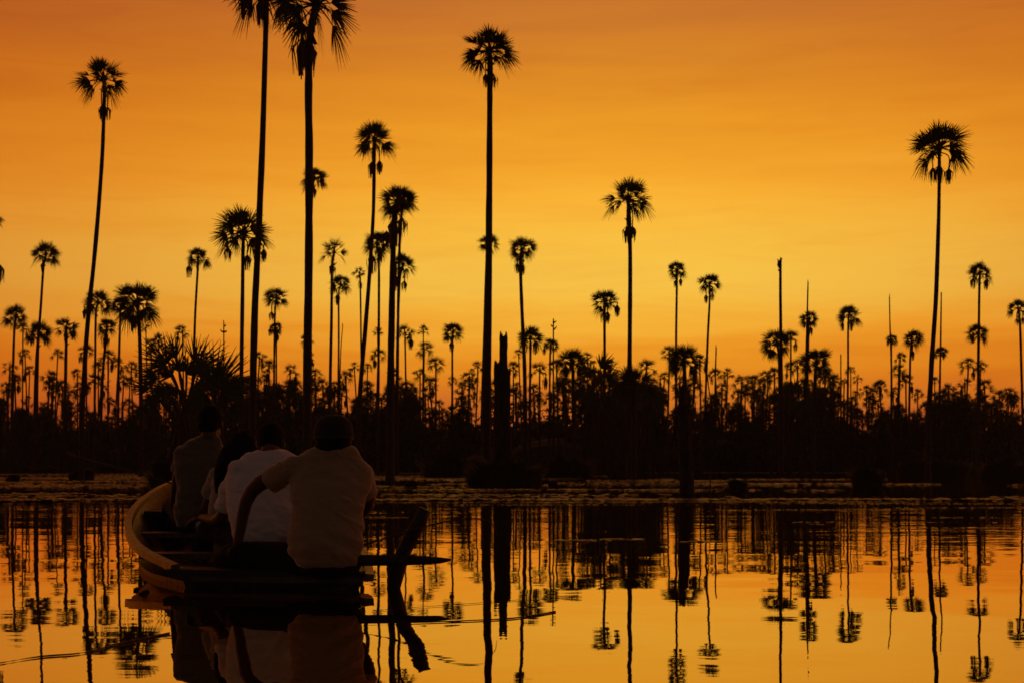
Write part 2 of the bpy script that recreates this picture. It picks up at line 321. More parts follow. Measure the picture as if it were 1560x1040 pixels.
# the palms one can tell apart: label, distance, crown (x, y, radius), trunk points, trunk width top and foot, hanging dry fronds (x, y, length)
PALMS = [
 ('tall slender palm far left, its leaning trunk rising from a dark tussock', 53, (158, 122, 41), [(159, 150), (155, 250), (145, 380), (133, 500), (125, 640)], 5.5, 8, [(154, 160, 27), (164, 163, 25)], 'crown'),
 ('tall palm whose crown is cut off by the top edge, left of the thick trunk', 45, (407, -18, 70), [(405, 40), (401, 180), (395, 330), (388, 480), (385, 620)], 8, 12, [(372, -22, 62), (397, -2, 48)], 'crown'),
 ('thickest tall palm, ragged crown at the top edge with a long dead frond hanging left', 40, (481, 8, 72), [(472, 60), (470, 130), (471, 250), (470, 420), (468, 600)], 11, 14, [(461, 57, 68), (470, 62, 58)], 'dense'),
 ('small palm crown peeping out on both sides of the thickest tall trunk', 85, (479, 272, 22), [(475, 300), (472, 450), (471, 640)], 4, 5, [(489, 268, 25), (478, 285, 20)], 'crown'),
 ('palm with a bending slim trunk and torn fronds, left of the double crown', 62, (570, 214, 34), [(570, 250), (568, 340), (559, 470), (549, 590), (546, 660)], 5, 8, [(567, 245, 30), (578, 244, 25)], 'crown'),
 ('palm with a heavy dense crown over a thick dark trunk, left of the middle', 50, (605, 308, 33), [(600, 345), (598, 420), (596, 520), (594, 640)], 8, 13, [(598, 334, 40)], 'dense'),
 ('thin palm standing hard against the thick dark trunk, its dry fronds hanging right', 75, (614, 306, 22), [(610, 350), (607, 440), (605, 640)], 4, 5, [(612, 330, 36), (604, 345, 38)], 'crown'),
 ('shaggy palm half hidden behind the bending slim trunk', 78, (574, 372, 25), [(577, 400), (577, 500), (576, 640)], 3.5, 5, [(567, 388, 36), (578, 378, 30), (589, 352, 38)], 'crown'),
 ('lower palm at the right of the thick dark trunk, one frond hanging like a pod', 72, (614, 404, 22), [(609, 425), (606, 500), (604, 640)], 4, 5, [(604, 420, 26), (616, 427, 20)], 'crown'),
 ('wide spreading palm behind the tall leaning trunk, dry fronds hanging at both sides', 60, (371, 356, 49), [(370, 392), (369, 480), (367, 640)], 5.5, 7, [(347, 376, 26), (377, 388, 28), (401, 378, 24)], 'crown'),
 ('small palm with a single dry frond on a bent stalk, between the tall left palms', 85, (302, 393, 20), [(301, 415), (297, 490), (293, 640)], 3.5, 4.5, [(288, 404, 22)], 'crown'),
 ('slim palm leaning right near the left edge, a lone crown above the cluster', 80, (70, 388, 23), [(66, 410), (62, 470), (55, 560), (53, 640)], 3.5, 5, [(65, 400, 17)], 'crown'),
 ('sparse palm with drooping right fronds above its smaller neighbour', 82, (509, 385, 25), [(506, 404), (505, 480), (502, 640)], 4, 5.5, [(506, 402, 24)], 'sparse'),
 ('smaller palm just right of and below the sparse drooping palm', 88, (519, 434, 19), [(516, 450), (516, 530), (515, 640)], 2.8, 3.5, [(513, 448, 20)], 'crown'),
 ('tiny skinny palm with a tattered tuft left of the bending trunk', 95, (548, 416, 12), [(549, 440), (550, 520), (551, 640)], 2.6, 3.2, [(549, 428, 16)], 'sparse'),
 ('round headed palm alone in the gap left of the thickest trunk', 84, (421, 454, 21), [(419, 475), (418, 530), (417, 640)], 3, 3.6, [(414, 474, 18)], 'crown'),
 ('stunted palm tucked right under the round headed palm', 95, (421, 500, 12), [(421, 515), (421, 640)], 2.5, 3, [(412, 500, 14), (422, 508, 14)], 'crown'),
 ('tallest palm of the middle, full round crown over a ball of dry fronds', 44, (746, 78, 45), [(746, 110), (746, 180), (745, 320), (743, 520), (741, 650)], 8, 14, [(740, 113, 24), (750, 110, 34), (746, 115, 26)], 'dense'),
 ('small palm crown caught behind the tallest middle trunk', 95, (745, 371, 19), [(741, 400), (738, 500), (734, 640)], 3.5, 5, [(744, 372, 14)], 'crown'),
 ('palm with a tight bunch of dry fronds, right of the tallest middle palm', 88, (795, 381, 24), [(793, 405), (795, 470), (799, 560), (800, 640)], 5, 7, [(788, 400, 20), (797, 402, 20)], 'crown'),
 ('tall straight palm right of centre with one club of dry fronds', 62, (957, 304, 38), [(959, 345), (960, 420), (959, 560), (959, 680)], 6, 8, [(955, 344, 30), (964, 344, 28)], 'crown'),
 ('drooping palm to the left of the tall straight one', 85, (922, 460, 24), [(921, 482), (921, 540), (920, 640)], 4, 4.5, [(919, 476, 20), (926, 474, 22), (940, 464, 22)], 'crown'),
 ('small palm straight above the black broken stump', 95, (1031, 412, 16), [(1031, 440), (1030, 520), (1030, 640)], 3.5, 4, [(1030, 426, 14), (1037, 424, 14)], 'crown'),
 ('small palm leaning slightly, first to the right of the one over the stump', 95, (1081, 432, 19), [(1081, 460), (1078, 520), (1074, 640)], 3.2, 4, [(1076, 448, 16), (1085, 447, 15)], 'crown'),
 ('tallest palm on the right, thin tapering trunk and two bunches of dry fronds', 55, (1431, 226, 47), [(1431, 262), (1430, 330), (1426, 450), (1419, 560), (1414, 660)], 5, 9, [(1421, 255, 30), (1430, 252, 34), (1446, 256, 28)], 'crown'),
 ('slim palm near the right edge with a dry frond hanging on each side', 80, (1493, 416, 20), [(1492, 440), (1491, 520), (1490, 640)], 3.6, 4.6, [(1482, 424, 20), (1504, 424, 20)], 'crown'),
 ('shorter palm directly beneath the slim one with two hanging fronds', 88, (1490, 508, 19), [(1490, 525), (1490, 640)], 3, 4, [(1481, 512, 14), (1499, 512, 14)], 'crown'),
 ('palm cut by the right edge', 82, (1551, 470, 17), [(1554, 495), (1556, 560), (1558, 640)], 3.5, 4.5, [(1550, 484, 14), (1558, 483, 14)], 'crown'),
 ('lone palm right of the two bare poles, two pod-like dry fronds below its crown', 88, (1293, 481, 20), [(1292, 505), (1292, 560), (1291, 640)], 3, 3.6, [(1284, 491, 16), (1296, 490, 17)], 'crown'),
 ('open star shaped palm left of the tallest right palm', 84, (1389, 517, 20), [(1387, 540), (1386, 580), (1385, 640)], 3, 4, [(1390, 533, 18)], 'crown'),
 ('little palm crown halfway up the thin bare pole left of the star shaped palm', 92, (1358, 517, 11), [(1358, 540), (1358, 640)], 2.5, 3, [(1352, 518, 12), (1366, 517, 12)], 'crown'),
 ('little palm crown halfway up the bare pole beside the tallest right palm', 92, (1433, 537, 12), [(1432, 560), (1431, 640)], 2.5, 3, [(1427, 538, 11), (1438, 537, 12)], 'crown'),
 ('bushy palm behind the tallest bare pole', 75, (1184, 524, 26), [(1187, 550), (1188, 640)], 4, 6, [(1174, 530, 18)], 'dense'),
 ('small palm halfway up the second bare pole', 88, (1233, 486, 17), [(1232, 505), (1229, 640)], 3, 4, [(1235, 498, 16), (1224, 488, 14)], 'crown'),
 ('squat palm with a broad dark crown right of the second bare pole', 75, (1244, 552, 27), [(1242, 575), (1240, 650)], 5, 7, [], 'dense'),
 ('isolated palm between the left trunks and the broken pillar stump', 90, (690, 507, 20), [(689, 530), (689, 580), (689, 640)], 3, 3.6, [(688, 520, 19)], 'crown'),
 ('shaggy palm right behind the trunk with the tight bunch', 82, (808, 515, 22), [(808, 540), (807, 640)], 3.5, 4.5, [(800, 520, 24), (815, 520, 24)], 'dense'),
 ('low palm beside the thin bare pole in the middle', 85, (839, 526, 14), [(838, 545), (837, 640)], 3, 3.5, [(829, 530, 13)], 'crown'),
 ('palm crown with brushy leaves left of the leaning tall trunk near the left edge', 84, (25, 482, 23), [(22, 500), (20, 560), (18, 640)], 3.5, 4.5, [(23, 488, 16)], 'crown'),
 ('drooping palm under the slim leaning one near the left edge', 86, (60, 508, 22), [(58, 525), (56, 640)], 4, 5, [(72, 512, 18), (48, 512, 16)], 'crown'),
 ('palm with a bunch of fronds on the right, third from the left edge', 84, (101, 500, 20), [(101, 520), (100, 570), (99, 640)], 4.5, 5.5, [(110, 502, 18), (100, 505, 18)], 'crown'),
 ('palm crossed by the tall leaning trunk on the left', 82, (149, 462, 26), [(146, 480), (145, 560), (144, 640)], 3.4, 4, [(128, 470, 18)], 'crown'),
 ('largest crown of the left cluster, ragged and wide', 66, (209, 462, 40), [(212, 495), (214, 560), (215, 640)], 5.5, 7, [(203, 478, 34), (196, 472, 24), (218, 470, 26)], 'dense'),
 ('narrow palm between the leaning trunk and the largest left crown', 82, (184, 465, 18), [(183, 490), (181, 560), (180, 640)], 3.5, 4, [(190, 476, 14)], 'crown'),
 ('short dark palm below the palm crossed by the leaning trunk', 84, (163, 498, 17), [(161, 520), (156, 580), (154, 640)], 4, 5, [(162, 508, 28)], 'crown'),
 ('broad leafy palm crown over the top of the black broken stump', 62, (1042, 548, 31), [(1043, 580), (1044, 660)], 6, 8, [(1026, 555, 26), (1058, 560, 28)], 'dense'),
 ('big brush of upright leaves at the foot of the tall straight palm', 60, (966, 590, 40), [(966, 620), (966, 680)], 8, 9, [], 'dense'),
 ('dark palm thicket head left of the drooping palm right of centre', 72, (872, 552, 28), [(873, 580), (874, 660)], 5, 7, [(862, 556, 26), (884, 556, 30)], 'dense'),
]
for p_ in PALMS:
    lab, d, cr, tr, wt, wb, frn, kd = p_
    palm(lab, d, cr, tr, wt, wb, frn, kd)

# the edge palm on the far left, only its right fronds in the frame
palm('palm mostly outside the left edge, only its right fronds showing', 70, (-14, 335, 19), [(-14, 365), (-18, 500), (-22, 640)], 4, 5, [(-2, 400, 40)], 'crown')

# small palms of the far treeline: nothing tells them apart
TL = 'small dark fan palm among the many crowding the far treeline'
rnd = random.Random(5)
spots = [(645, 503, 11, 90), (646, 533, 17, 92), (664, 555, 17, 92), (617, 508, 17, 92), (576, 540, 16, 95), (575, 505, 10, 95), (600, 570, 14, 95),
  (468, 517, 13, 96), (470, 545, 12, 96), (442, 565, 15, 90), (410, 560, 16, 85), (440, 590, 18, 90), (480, 570, 13, 90), (395, 545, 13, 90),
  (905, 573, 22, 80), (895, 548, 16, 85), (848, 558, 18, 84), (858, 590, 18, 80), (930, 560, 20, 78), (985, 560, 18, 75), (1020, 540, 17, 72), (1012, 575, 13, 88),
  (1066, 550, 16, 78), (1058, 590, 17, 80), (1090, 570, 14, 92), (1108, 570, 13, 94), (1130, 583, 17, 92), (1150, 580, 12, 95), (1170, 575, 16, 90),
  (1205, 515, 17, 80), (1215, 560, 18, 80), (1205, 560, 15, 84), (1225, 590, 22, 78), (1257, 575, 20, 82), (1180, 570, 16, 86), (1270, 580, 15, 86), (1296, 565, 10, 95), (1306, 578, 10, 95),
  (1370, 565, 15, 92), (1380, 580, 16, 92), (1372, 545, 11, 95), (1340, 590, 16, 95), (1320, 595, 13, 95), (1342, 585, 9, 100), (1398, 600, 12, 100), (1424, 580, 9, 95),
  (1475, 557, 17, 88), (1494, 557, 13, 90), (1500, 590, 18, 88), (1470, 585, 14, 88), (1445, 597, 18, 88), (1460, 605, 14, 90), (1535, 605, 12, 95), (1545, 608, 11, 95), (1520, 618, 10, 95),
  (35, 500, 12, 92), (38, 540, 12, 92), (15, 560, 15, 92), (45, 565, 12, 95), (75, 575, 17, 90), (88, 540, 12, 95), (118, 570, 12, 95), (132, 535, 15, 92), (95, 590, 15, 92),
  (165, 545, 18, 90), (150, 560, 13, 92), (180, 555, 14, 92), (188, 580, 13, 94), (230, 525, 14, 84), (222, 500, 10, 86), (242, 520, 16, 84), (278, 505, 14, 90), (10, 590, 13, 95), (200, 560, 13, 92),
  (715, 575, 17, 90), (728, 560, 14, 92), (704, 590, 13, 95), (782, 560, 13, 92), (790, 540, 11, 94), (822, 565, 18, 88), (770, 590, 14, 90), (690, 580, 10, 95), (655, 585, 17, 90), (640, 570, 13, 92), (620, 590, 18, 88),
  (540, 560, 12, 95), (527, 575, 16, 92), (560, 590, 14, 94), (510, 590, 14, 92), (785, 600, 15, 92), (840, 610, 16, 90), (560, 560, 11, 95)]
for k in range(58):                         # they grow in clumps of two to four
    x0 = -50 + 1670 * (k + rnd.uniform(0, 1)) / 58
    low = 588 if x0 < 700 else 590 if x0 < 1280 else 604
    d0 = rnd.uniform(90, 130)
    for q in range(rnd.choice((1, 2, 3, 3, 4))):
        spots.append((x0 + rnd.gauss(0, 9), low + rnd.uniform(-10, 34), rnd.uniform(10, 18), d0 + rnd.uniform(-2, 2)))
for (x, y, r, d) in spots:
    lean = rnd.uniform(-5, 5); fr = []
    if r > 11 and rnd.random() < .7: fr = [(x + rnd.choice((-1, 1)) * r * rnd.uniform(.2, .55), y + r * .45, r * rnd.uniform(.8, 1.3))]
    palm(TL, d, (x, y, r), [(x + lean * .1, y + r), (x + lean * .5, (y + 650) / 2), (x + lean, 655)], r * .11 + .6, r * .13 + 1.0, fr, 'small', 'small palms along the far treeline', ground=0, stubs=0)

# bare dead palm poles
def pole(label, d, pts, wt, wb, bits=0, jag=True):
    root = G(pts[-1][0], d, 0)
    me = trunk_mesh(pts, d, wt, wb, root, int(pts[0][0]), 0 if d > 84 else -.25, 0)
    mb = MB(); mb.v = [tuple(v.co) for v in me.vertices]; mb.f = [tuple(p.vertices) for p in me.polygons]
    rr = random.Random(int(pts[0][0])); top = P(pts[0][0], pts[0][1], d) - root
    for i in range(bits):
        c = top + Vector((0, 0, -W(rr.uniform(0, 22), d))); an = rr.choice((0, math.pi)) + rr.uniform(-.6, .6)
        o = Vector((math.cos(an), math.sin(an), rr.uniform(-.1, 1.2))) * W(rr.uniform(3, 5.5), d)
        mb.tube([c, c + o * .7, c + o + Vector((0, 0, W(2, d)))], [W(1.6, d), W(1.1, d), W(.4, d)], 5)
    if jag:
        for i in range(3):
            o = Vector((rr.uniform(-.4, .4), rr.uniform(-.4, .4), 0)) * W(wt, d)
            mb.tube([top + o, top + o + Vector((0, 0, W(rr.uniform(2, 5), d)))], [W(wt * .3, d), W(.3, d)], 4)
    tag(link('dead_palm_pole', mb.mesh('pole', True), M['deadwood'], None, root), label, 'dead tree')
pole('tallest bare dead pole, stubs like perched birds at its tip, right of centre', 70, [(1189, 396), (1189, 450), (1190, 560), (1190, 650)], 4, 7, 6)
pole('second bare dead pole tapering to a point, right of the tallest one', 78, [(1231, 430), (1230, 470), (1228, 560), (1226, 640)], 2, 6)
pole('thin bare pole with a little crown behind it, left of the star shaped palm', 82, [(1355, 452), (1356, 500), (1358, 560), (1358, 640)], 1.6, 5)
pole('thin bare pole standing right beside the tallest right palm', 82, [(1434, 449), (1433, 520), (1431, 640)], 2, 4.4)
pole('hair-thin bare pole with a hooked tip in the middle of the treeline', 88, [(843, 488), (843, 540), (843, 640)], 2, 3, 3)
pole('short thin pole with a knob on top over the fan leaved bush', 88, [(341, 492), (341, 540), (341, 640)], 1.8, 2.6, 4)
pole('short leaning splinter pole between the left palms', 90, [(522, 497), (519, 540), (517, 640)], 1.3, 2.6)
pole('short pole rising over the low palms right of the stump', 86, [(1091, 529), (1090, 570), (1089, 640)], 2, 3.6)
pole('stubby pole with a blunt tip left of the lone two-pod palm', 90, [(1281, 543), (1281, 590), (1281, 640)], 1.8, 2.6)
pole('short broken pole among the low palms left of the star shaped palm', 88, [(1370, 540), (1369, 580), (1369, 640)], 1.8, 4)
pole('slanted thin pole leaning out of the palms behind the black stump', 84, [(1076, 560), (1081, 600), (1086, 640)], 1.6, 2.6)

# broken stumps standing in the water
def stump(label, d, profs, name='broken_trunk'):
    """profs: shells of the trunk, each (x centre, y, width) in photograph pixels from the top down"""
    root = G(profs[0][-1][0], d, 0); mb = MB()
    for prof in profs:
        cs, rs = [], []
        for x, y, w in prof:
            cs.append(P(x, y, d) - root); rs.append(W(w, d) / 2)
        cs.append(Vector((cs[-1].x, 0, -.4))); rs.append(rs[-1] * 1.1)
        ctr = []; rad = []
        for i in range(len(cs) - 1):
            for k in range(8):
                t = k / 8; ctr.append(cs[i].lerp(cs[i + 1], t)); rad.append(rs[i] * (1 - t) + rs[i + 1] * t)
        mb.tube(ctr, rad, 16, .22, prof[0][0])
        rr = random.Random(int(prof[0][0] * 7))
        for i in range(16):                # splintered rim
            an = 6.28 * i / 16; o = Vector((math.cos(an), math.sin(an), 0)) * rad[0] * .86
            h_ = rad[0] * rr.choice((.15, .3, .5, 1.0, 1.5)); c = ctr[0] + o
            mb.tube([c - Vector((0, 0, rad[0] * .8)), c + Vector((0, 0, h_ * .5)), c + Vector((rr.uniform(-.1, .1) * rad[0], 0, h_))], [rad[0] * .24, rad[0] * .16, rad[0] * .02], 4)
    tag(link(name, mb.mesh('stump', False), M['deadwood'], None, root), label, 'tree stump')
stump('thick broken pillar of a dead trunk beside the tallest middle palm', 43, [[(767, 513, 12), (767, 560, 12.5), (766, 640, 14), (765, 739, 24)], [(759, 556, 12), (759, 620, 14), (760, 700, 18), (761, 739, 22)], [(772, 566, 12), (771, 640, 14), (770, 739, 22)]])
stump('black broken stump standing alone in open water in front of the treeline', 30, [[(1039, 590, 9), (1040, 625, 10), (1043, 690, 14), (1047, 758, 20)], [(1041, 626, 15), (1043, 690, 19), (1046, 740, 22), (1047, 758, 24)]])

# ------------------------------------------------------------------ fan leaved bush
def fan_bush(label, base, d, heads):
    rr = random.Random(int(base[0])); root = empty('fan_leaved_bush', G(base[0], d, 0)); tag(root, label, 'bush')
    ro = root.location.copy(); leaves = MB(); stems = MB(); b0 = Vector((0, 0, -.1))
    for (x, y, r, ang) in heads:
        dd = d + rr.uniform(-2.5, 2.5) * .6
        hub = P(x, y, dd) - ro
        ax = Vector((math.cos(R(ang)), rr.uniform(-.25, .25), math.sin(R(ang))))
        m_ = (b0 + hub) / 2 + Vector(((b0.x - hub.x) * .3, 0, (hub.z) * .15))
        stems.tube(spline([b0 + Vector((rr.uniform(-1, 1), rr.uniform(-.6, .6), 0)), m_, hub], 5), [W(1.6, d)] * 10 + [W(.9, d)], 5)
        fan(leaves, rr, hub, ax, R(90) + rr.uniform(-.5, .5), W(r, d), 17, R(rr.uniform(50, 85)), W(2.4, d), .06)
    link('foliage', leaves.mesh('bush_leaves'), M['leaf'], root); link('stems', stems.mesh('bush_stems', True), M['bark'], root)
fan_bush('large bush of stiff fan leaves raying out above and left of the short haired person', (283, 660), 58,
  [(252, 556, 62, 152), (256, 552, 60, 134), (268, 545, 52, 112), (282, 540, 40, 92), (296, 552, 60, 62), (300, 562, 74, 32), (302, 570, 66, 18), (240, 575, 48, 176), (252, 592, 44, 205),
   (270, 590, 40, 245), (292, 590, 42, 300), (300, 585, 44, 335), (272, 565, 40, 80), (262, 572, 40, 140), (285, 570, 40, 50), (226, 592, 34, 160), (240, 606, 34, 215), (284, 606, 36, 270)])
fan_bush('bush of fan leaves with one huge spread leaf, behind the short haired person', (332, 670), 55,
  [(326, 588, 84, 78), (330, 588, 82, 56), (334, 592, 76, 34), (322, 592, 60, 104), (338, 598, 60, 12), (332, 606, 50, 335), (318, 604, 50, 200), (348, 604, 40, 75), (354, 600, 34, 50),
   (335, 620, 42, 260), (308, 612, 42, 165), (352, 618, 42, 310), (325, 604, 50, 90), (342, 600, 44, 45), (320, 620, 40, 230)])
fan_bush('low bush of fan leaves right of the brush palm', (985, 670), 70, [(975, 600, 30, 70), (990, 605, 30, 30), (965, 610, 28, 120), (985, 620, 28, 300), (960, 625, 26, 200), (1000, 620, 24, 20), (975, 625, 30, 90)])
fan_bush('bush of stiff leaves at the foot of the drooping palm right of centre', (915, 670), 70, [(915, 560, 34, 60), (900, 575, 34, 110), (925, 580, 32, 20), (905, 600, 34, 180), (915, 610, 34, 270), (890, 600, 28, 140), (925, 610, 30, 330), (908, 585, 34, 85)])
fan_bush('bush of fan leaves under the tallest bare pole', (1200, 670), 72, [(1195, 600, 26, 80), (1210, 595, 26, 50), (1185, 610, 24, 130), (1205, 620, 26, 20), (1195, 625, 24, 240), (1220, 610, 26, 330)])

# ------------------------------------------------------------------ thickets (stuff), bank, water
def leafcloud(mb, c, rx, ry, rz, count, size, rr, narrow=.35):
    for _ in range(count):
        while True:
            q = Vector((rr.uniform(-1, 1), rr.uniform(-1, 1), rr.uniform(-1, 1)))
            if q.length < 1: break
        p = Vector(c) + Vector((q.x * rx, q.y * ry, q.z * rz))
        if p.z < 0: p.z = abs(p.z) * .3
        d = Vector((rr.gauss(0, 1), rr.gauss(0, 1), rr.gauss(.3, 1))).normalized(); s = d.cross(Vector((rr.gauss(0, 1), rr.gauss(0, 1), rr.gauss(0, 1)))).normalized()
        L = size * rr.uniform(.6, 1.4); w = L * narrow * rr.uniform(.7, 1.3)
        mb.quad(p, p + d * L * .45 + s * w * .5, p + d * L, p + d * L * .45 - s * w * .5)
def ridge(mb, x0, x1, step, yc, half, h, seed):       # lumpy solid core of a thicket
    k = int((x1 - x0) / step); rings = []
    for i in range(k + 1):
        x = x0 + (x1 - x0) * i / k
        hh = h * (.75 + .5 * noise.noise(Vector((x * .22, seed, 0))) + .25 * noise.noise(Vector((x * .9, seed, 3))))
        yo = 2.0 * noise.noise(Vector((x * .07, seed + 9, 0)))
        rings.append([Vector((x, yc + yo + half * math.cos(a), -.1 + max(.15, hh) * max(0, math.sin(a)) ** .7)) for a in (math.pi * j / 8 for j in range(9))])
    mb.loft(rings)
rr = random.Random(21); th = MB()
ridge(th, -75, 75, .8, 84, 3, 2.0, 1); ridge(th, -85, 85, .9, 93, 4, 3.5, 5)
for k in range(330):
    d = rr.uniform(88, 108) * S; x = rr.uniform(-74, 74)
    h_ = rr.uniform(.8, 1.55) * (1.0 + .35 * noise.noise(Vector((x * .15, 0, 0))))
    leafcloud(th, (x, d, h_ * 1.1), rr.uniform(1.0, 2.2), 1.6, h_ * 1.15, 150, .36, rr, .4)
for (x0, x1, top, cnt) in ((-20, 80, 600, 9), (60, 240, 606, 14), (220, 370, 600, 14), (370, 500, 578, 16), (500, 640, 604, 12), (590, 640, 575, 6), (640, 760, 612, 10), (820, 1000, 572, 15), (845, 1000, 592, 7), (1000, 1150, 604, 14), (1140, 1290, 574, 16), (1290, 1420, 615, 10), (1430, 1530, 602, 12), (1500, 1600, 628, 8)):
    for k in range(int(cnt * 1.5)):
        x = rr.uniform(x0, x1); d = rr.uniform(84, 104); zt = P(x, top + abs(rr.gauss(0, 32)), d).z
        hz = rr.uniform(.9, 1.5)
        leafcloud(th, (G(x, d).x, d * S, zt - hz * 2.1), rr.uniform(.8, 1.6), 1.2, hz, 150, .30, rr, .35)
        for q in range(4):
            me = rr.choice(SMALLC); rot = Matrix.Rotation(rr.uniform(0, 6.28), 3, 'Z'); k_ = rr.uniform(.45, .85)
            c = Vector((G(x + rr.gauss(0, 16), d).x, d * S + rr.uniform(-1, 1), zt - k_ * rr.uniform(.2, 2.4))); i0 = len(th.v)
            th.v += [tuple(c + rot @ v.co * k_) for v in me.vertices]; th.f += [tuple(i0 + j for j in p.vertices) for p in me.polygons]
            th.tube([c, (c.x + rr.uniform(-.2, .2), c.y, 0)], .045, 4)
tag(link('shore_thicket', th.mesh('thicket_mass'), M['thicket']), kind='stuff')
ft = MB(); ridge(ft, -190, 190, 2.2, 205, 6, 6.2, 14)
for k in range(300):
    x = rr.uniform(-185, 185); h_ = rr.uniform(2.6, 4.8)
    leafcloud(ft, (x, rr.uniform(196, 208), h_ * .9), 3.2, 3, h_, 90, .8, rr, .4)
tag(link('distant_wood', ft.mesh('wood_mass'), M['thicket']), kind='stuff')

mb = MB()                                  # swamp ground behind the water's edge, one lumpy sheet to the horizon
nx, ny = 60, 26; ys = [80, 81.5, 83, 85, 88, 92, 97, 104, 112, 122, 135, 150, 170, 195, 220, 260, 320, 400, 520, 620, 760, 900, 1040, 1200, 1380, 1590]
for j, y in enumerate(ys):
    for i in range(nx + 1):
        x = (i / nx - .5) * min(2590, max(260, y * 2.2))
        z = -.15 + .35 * min(1, (j + .3) / 4) + .10 * noise.noise(Vector((x * .2, y * .2, 0)))
        mb.v.append((x, y + 1.8 * noise.noise(Vector((x * .1, 4, 0))) * (j < 6), z))
for j in range(ny - 1):
    for i in range(nx):
        a = j * (nx + 1) + i; mb.f.append((a, a + 1, a + nx + 2, a + nx + 1))
tag(link('swamp_bank', mb.mesh('bank', True), M['mud']), kind='structure')
mb = MB(); mb.quad((-1300, -400, 0), (1300, -400, 0), (1300, 1600, 0), (-1300, 1600, 0))
tag(link('lagoon_water', mb.mesh('water_sheet'), M['water']), kind='structure')

# floating weed: rafts of little leaves drawn out in streaks
wd = MB(); rr = random.Random(33)
def raft_leaf(x, y, sz, lift):
    t1, t2 = rr.gauss(0.03, .08), rr.gauss(0, .12); an = rr.uniform(0, 6.28)
    rot = Matrix.Rotation(t1, 3, 'X') @ Matrix.Rotation(t2, 3, 'Y') @ Matrix.Rotation(an, 3, 'Z')
    i = len(wd.v)
    for k in range(6):
        a = 6.28 * k / 6; q = rot @ Vector((math.cos(a) * sz, math.sin(a) * sz * .8, 0))
        wd.v.append((x + q.x, y + q.y, max(.003, lift + q.z)))
    wd.f.append(tuple(range(i, i + 6)))
n_leaf = 0
while n_leaf < 30000:
    d = 27.0 + 70 * rr.random() ** 1.4
    x = rr.uniform(-1, 1) * (d * .40 + 2); y = d * S
    py = HY + F * CAMH / d
    v = .9 * noise.noise(Vector((x * .035, py * .33, 0))) + .75 * noise.noise(Vector((x * .09, py * .75, 7))) + .3 * noise.noise(Vector((x * .35, py * 1.3, 3)))
    bias = -.55 if py < 719 else -.30 if py < 727 else -.14 if py < 738 else -.22 if py < 747 else -.55 if py < 754 else -.08 if py < 762 else -.3
    bias -= .22 * max(0, min(1, (x / d * 2.0 + .1) * 2.2))
    if v + bias < 0: continue
    raft_leaf(x, y, rr.uniform(.05, .13), rr.uniform(.004, .025)); n_leaf += 1
for (px, d, ln) in ((905, 27.2, 1.0), (945, 27.9, 1.2), (1065, 27.3, .9), (1250, 27.5, 1.3), (1300, 26.5, .8), (1480, 26.0, 1.6), (700, 27, .8), (820, 25.5, 1.2), (1530, 24.0, .9), (885, 14.4, .12), (942, 14.6, .16), (1068, 14.2, .10), (1275, 23, .9), (1315, 18.5, .7), (1500, 17, .8), (1545, 20, .8), (580, 20, .2)):   # thin stray streaks
    for k in range(40 if d < 22 else 120):
        raft_leaf(G(px, d).x + rr.gauss(0, ln * .8), d * S + rr.gauss(0, .04), rr.uniform(.02, .05), .004)
tag(link('floating_weed', wd.mesh('weed_rafts'), M['weed']), kind='stuff')

# grassy tussocks standing in the shallows
def tussock(label, x0, x1, ytop, ybase):
    d = F * CAMH / (ybase - HY); xc = (x0 + x1) / 2; root = empty('grass_tussock', G(xc, d, 0)); tag(root, label, 'tussock')
    rr = random.Random(int(xc)); a = W((x1 - x0) / 2, d); h_ = W(ybase - ytop, d)
    mound = MB(); rings = []
    for k in range(6):
        u = k / 5; r = a * (1.0 - .55 * u ** 1.5); z = -.15 + (h_ * .30 + .15) * u
        rings.append([Vector((math.cos(t) * r * (1 + .16 * noise.noise(Vector((math.cos(t) * 2 + xc, math.sin(t) * 2, u * 2)))), math.sin(t) * r * .6, z)) for t in (6.2832 * j / 18 for j in range(18))])
    mound.loft(rings); link('mound', mound.mesh('mound', True), M['mud'], root)
    g = MB()
    for k in range(int(400 + 1500 * a)):
        t = rr.uniform(0, 6.28); q = rr.random() ** .5; r = a * q
        b = Vector((math.cos(t) * r * .95, math.sin(t) * r * .57, h_ * .27 * (1 - q ** 2)))
        o = Vector((math.cos(t) * rr.uniform(0, .5), math.sin(t) * .4, 1)).normalized()
        L = h_ * rr.uniform(.15, .8) * (.45 + .6 * abs(noise.noise(Vector((b.x * 3, b.y * 3, xc))) + .5)); w = Vector((-math.sin(t), math.cos(t), 0)) * (.012 + L * .03)
        m_ = b + o * L * .6; e = b + o * L + Vector((math.cos(t), math.sin(t), -.3)) * L * .25
        i = len(g.v); g.v += [tuple(b - w), tuple(b + w), tuple(m_ + w), tuple(m_ - w), tuple(e)]; g.f += [(i, i + 1, i + 2, i + 3), (i + 3, i + 2, i + 4)]
    link('grass_blades', g.mesh('blades'), M['grass'], root)
tussock('small dark tussock nearest the left edge on the weed', 9, 29, 716, 734)
tussock('tussock at the foot of the tall leaning palm on the left', 104, 144, 706, 731)
tussock('low tussock between the two leftmost ones, further back', 50, 90, 706, 721)
tussock('dark tussock behind the bow of the boat', 226, 290, 690, 744)
tussock('tiny tussock poking from the weed right of the capped person', 616, 636, 727, 742)
tussock('wide low tussock left of the broken pillar', 642, 735, 682, 727)
tussock('largest black tussock carrying the tallest middle palm and the broken pillar', 708, 828, 684, 740)
tussock('wide tussock just right of the largest black one', 815, 905, 682, 728)
tussock('small tussock right of the black broken stump', 1111, 1137, 722, 746)
tussock('tall cone tussock alone in the water on the right', 1297, 1346, 692, 741)
tussock('small back tussock beside the black broken stump', 1056, 1072, 708, 722)
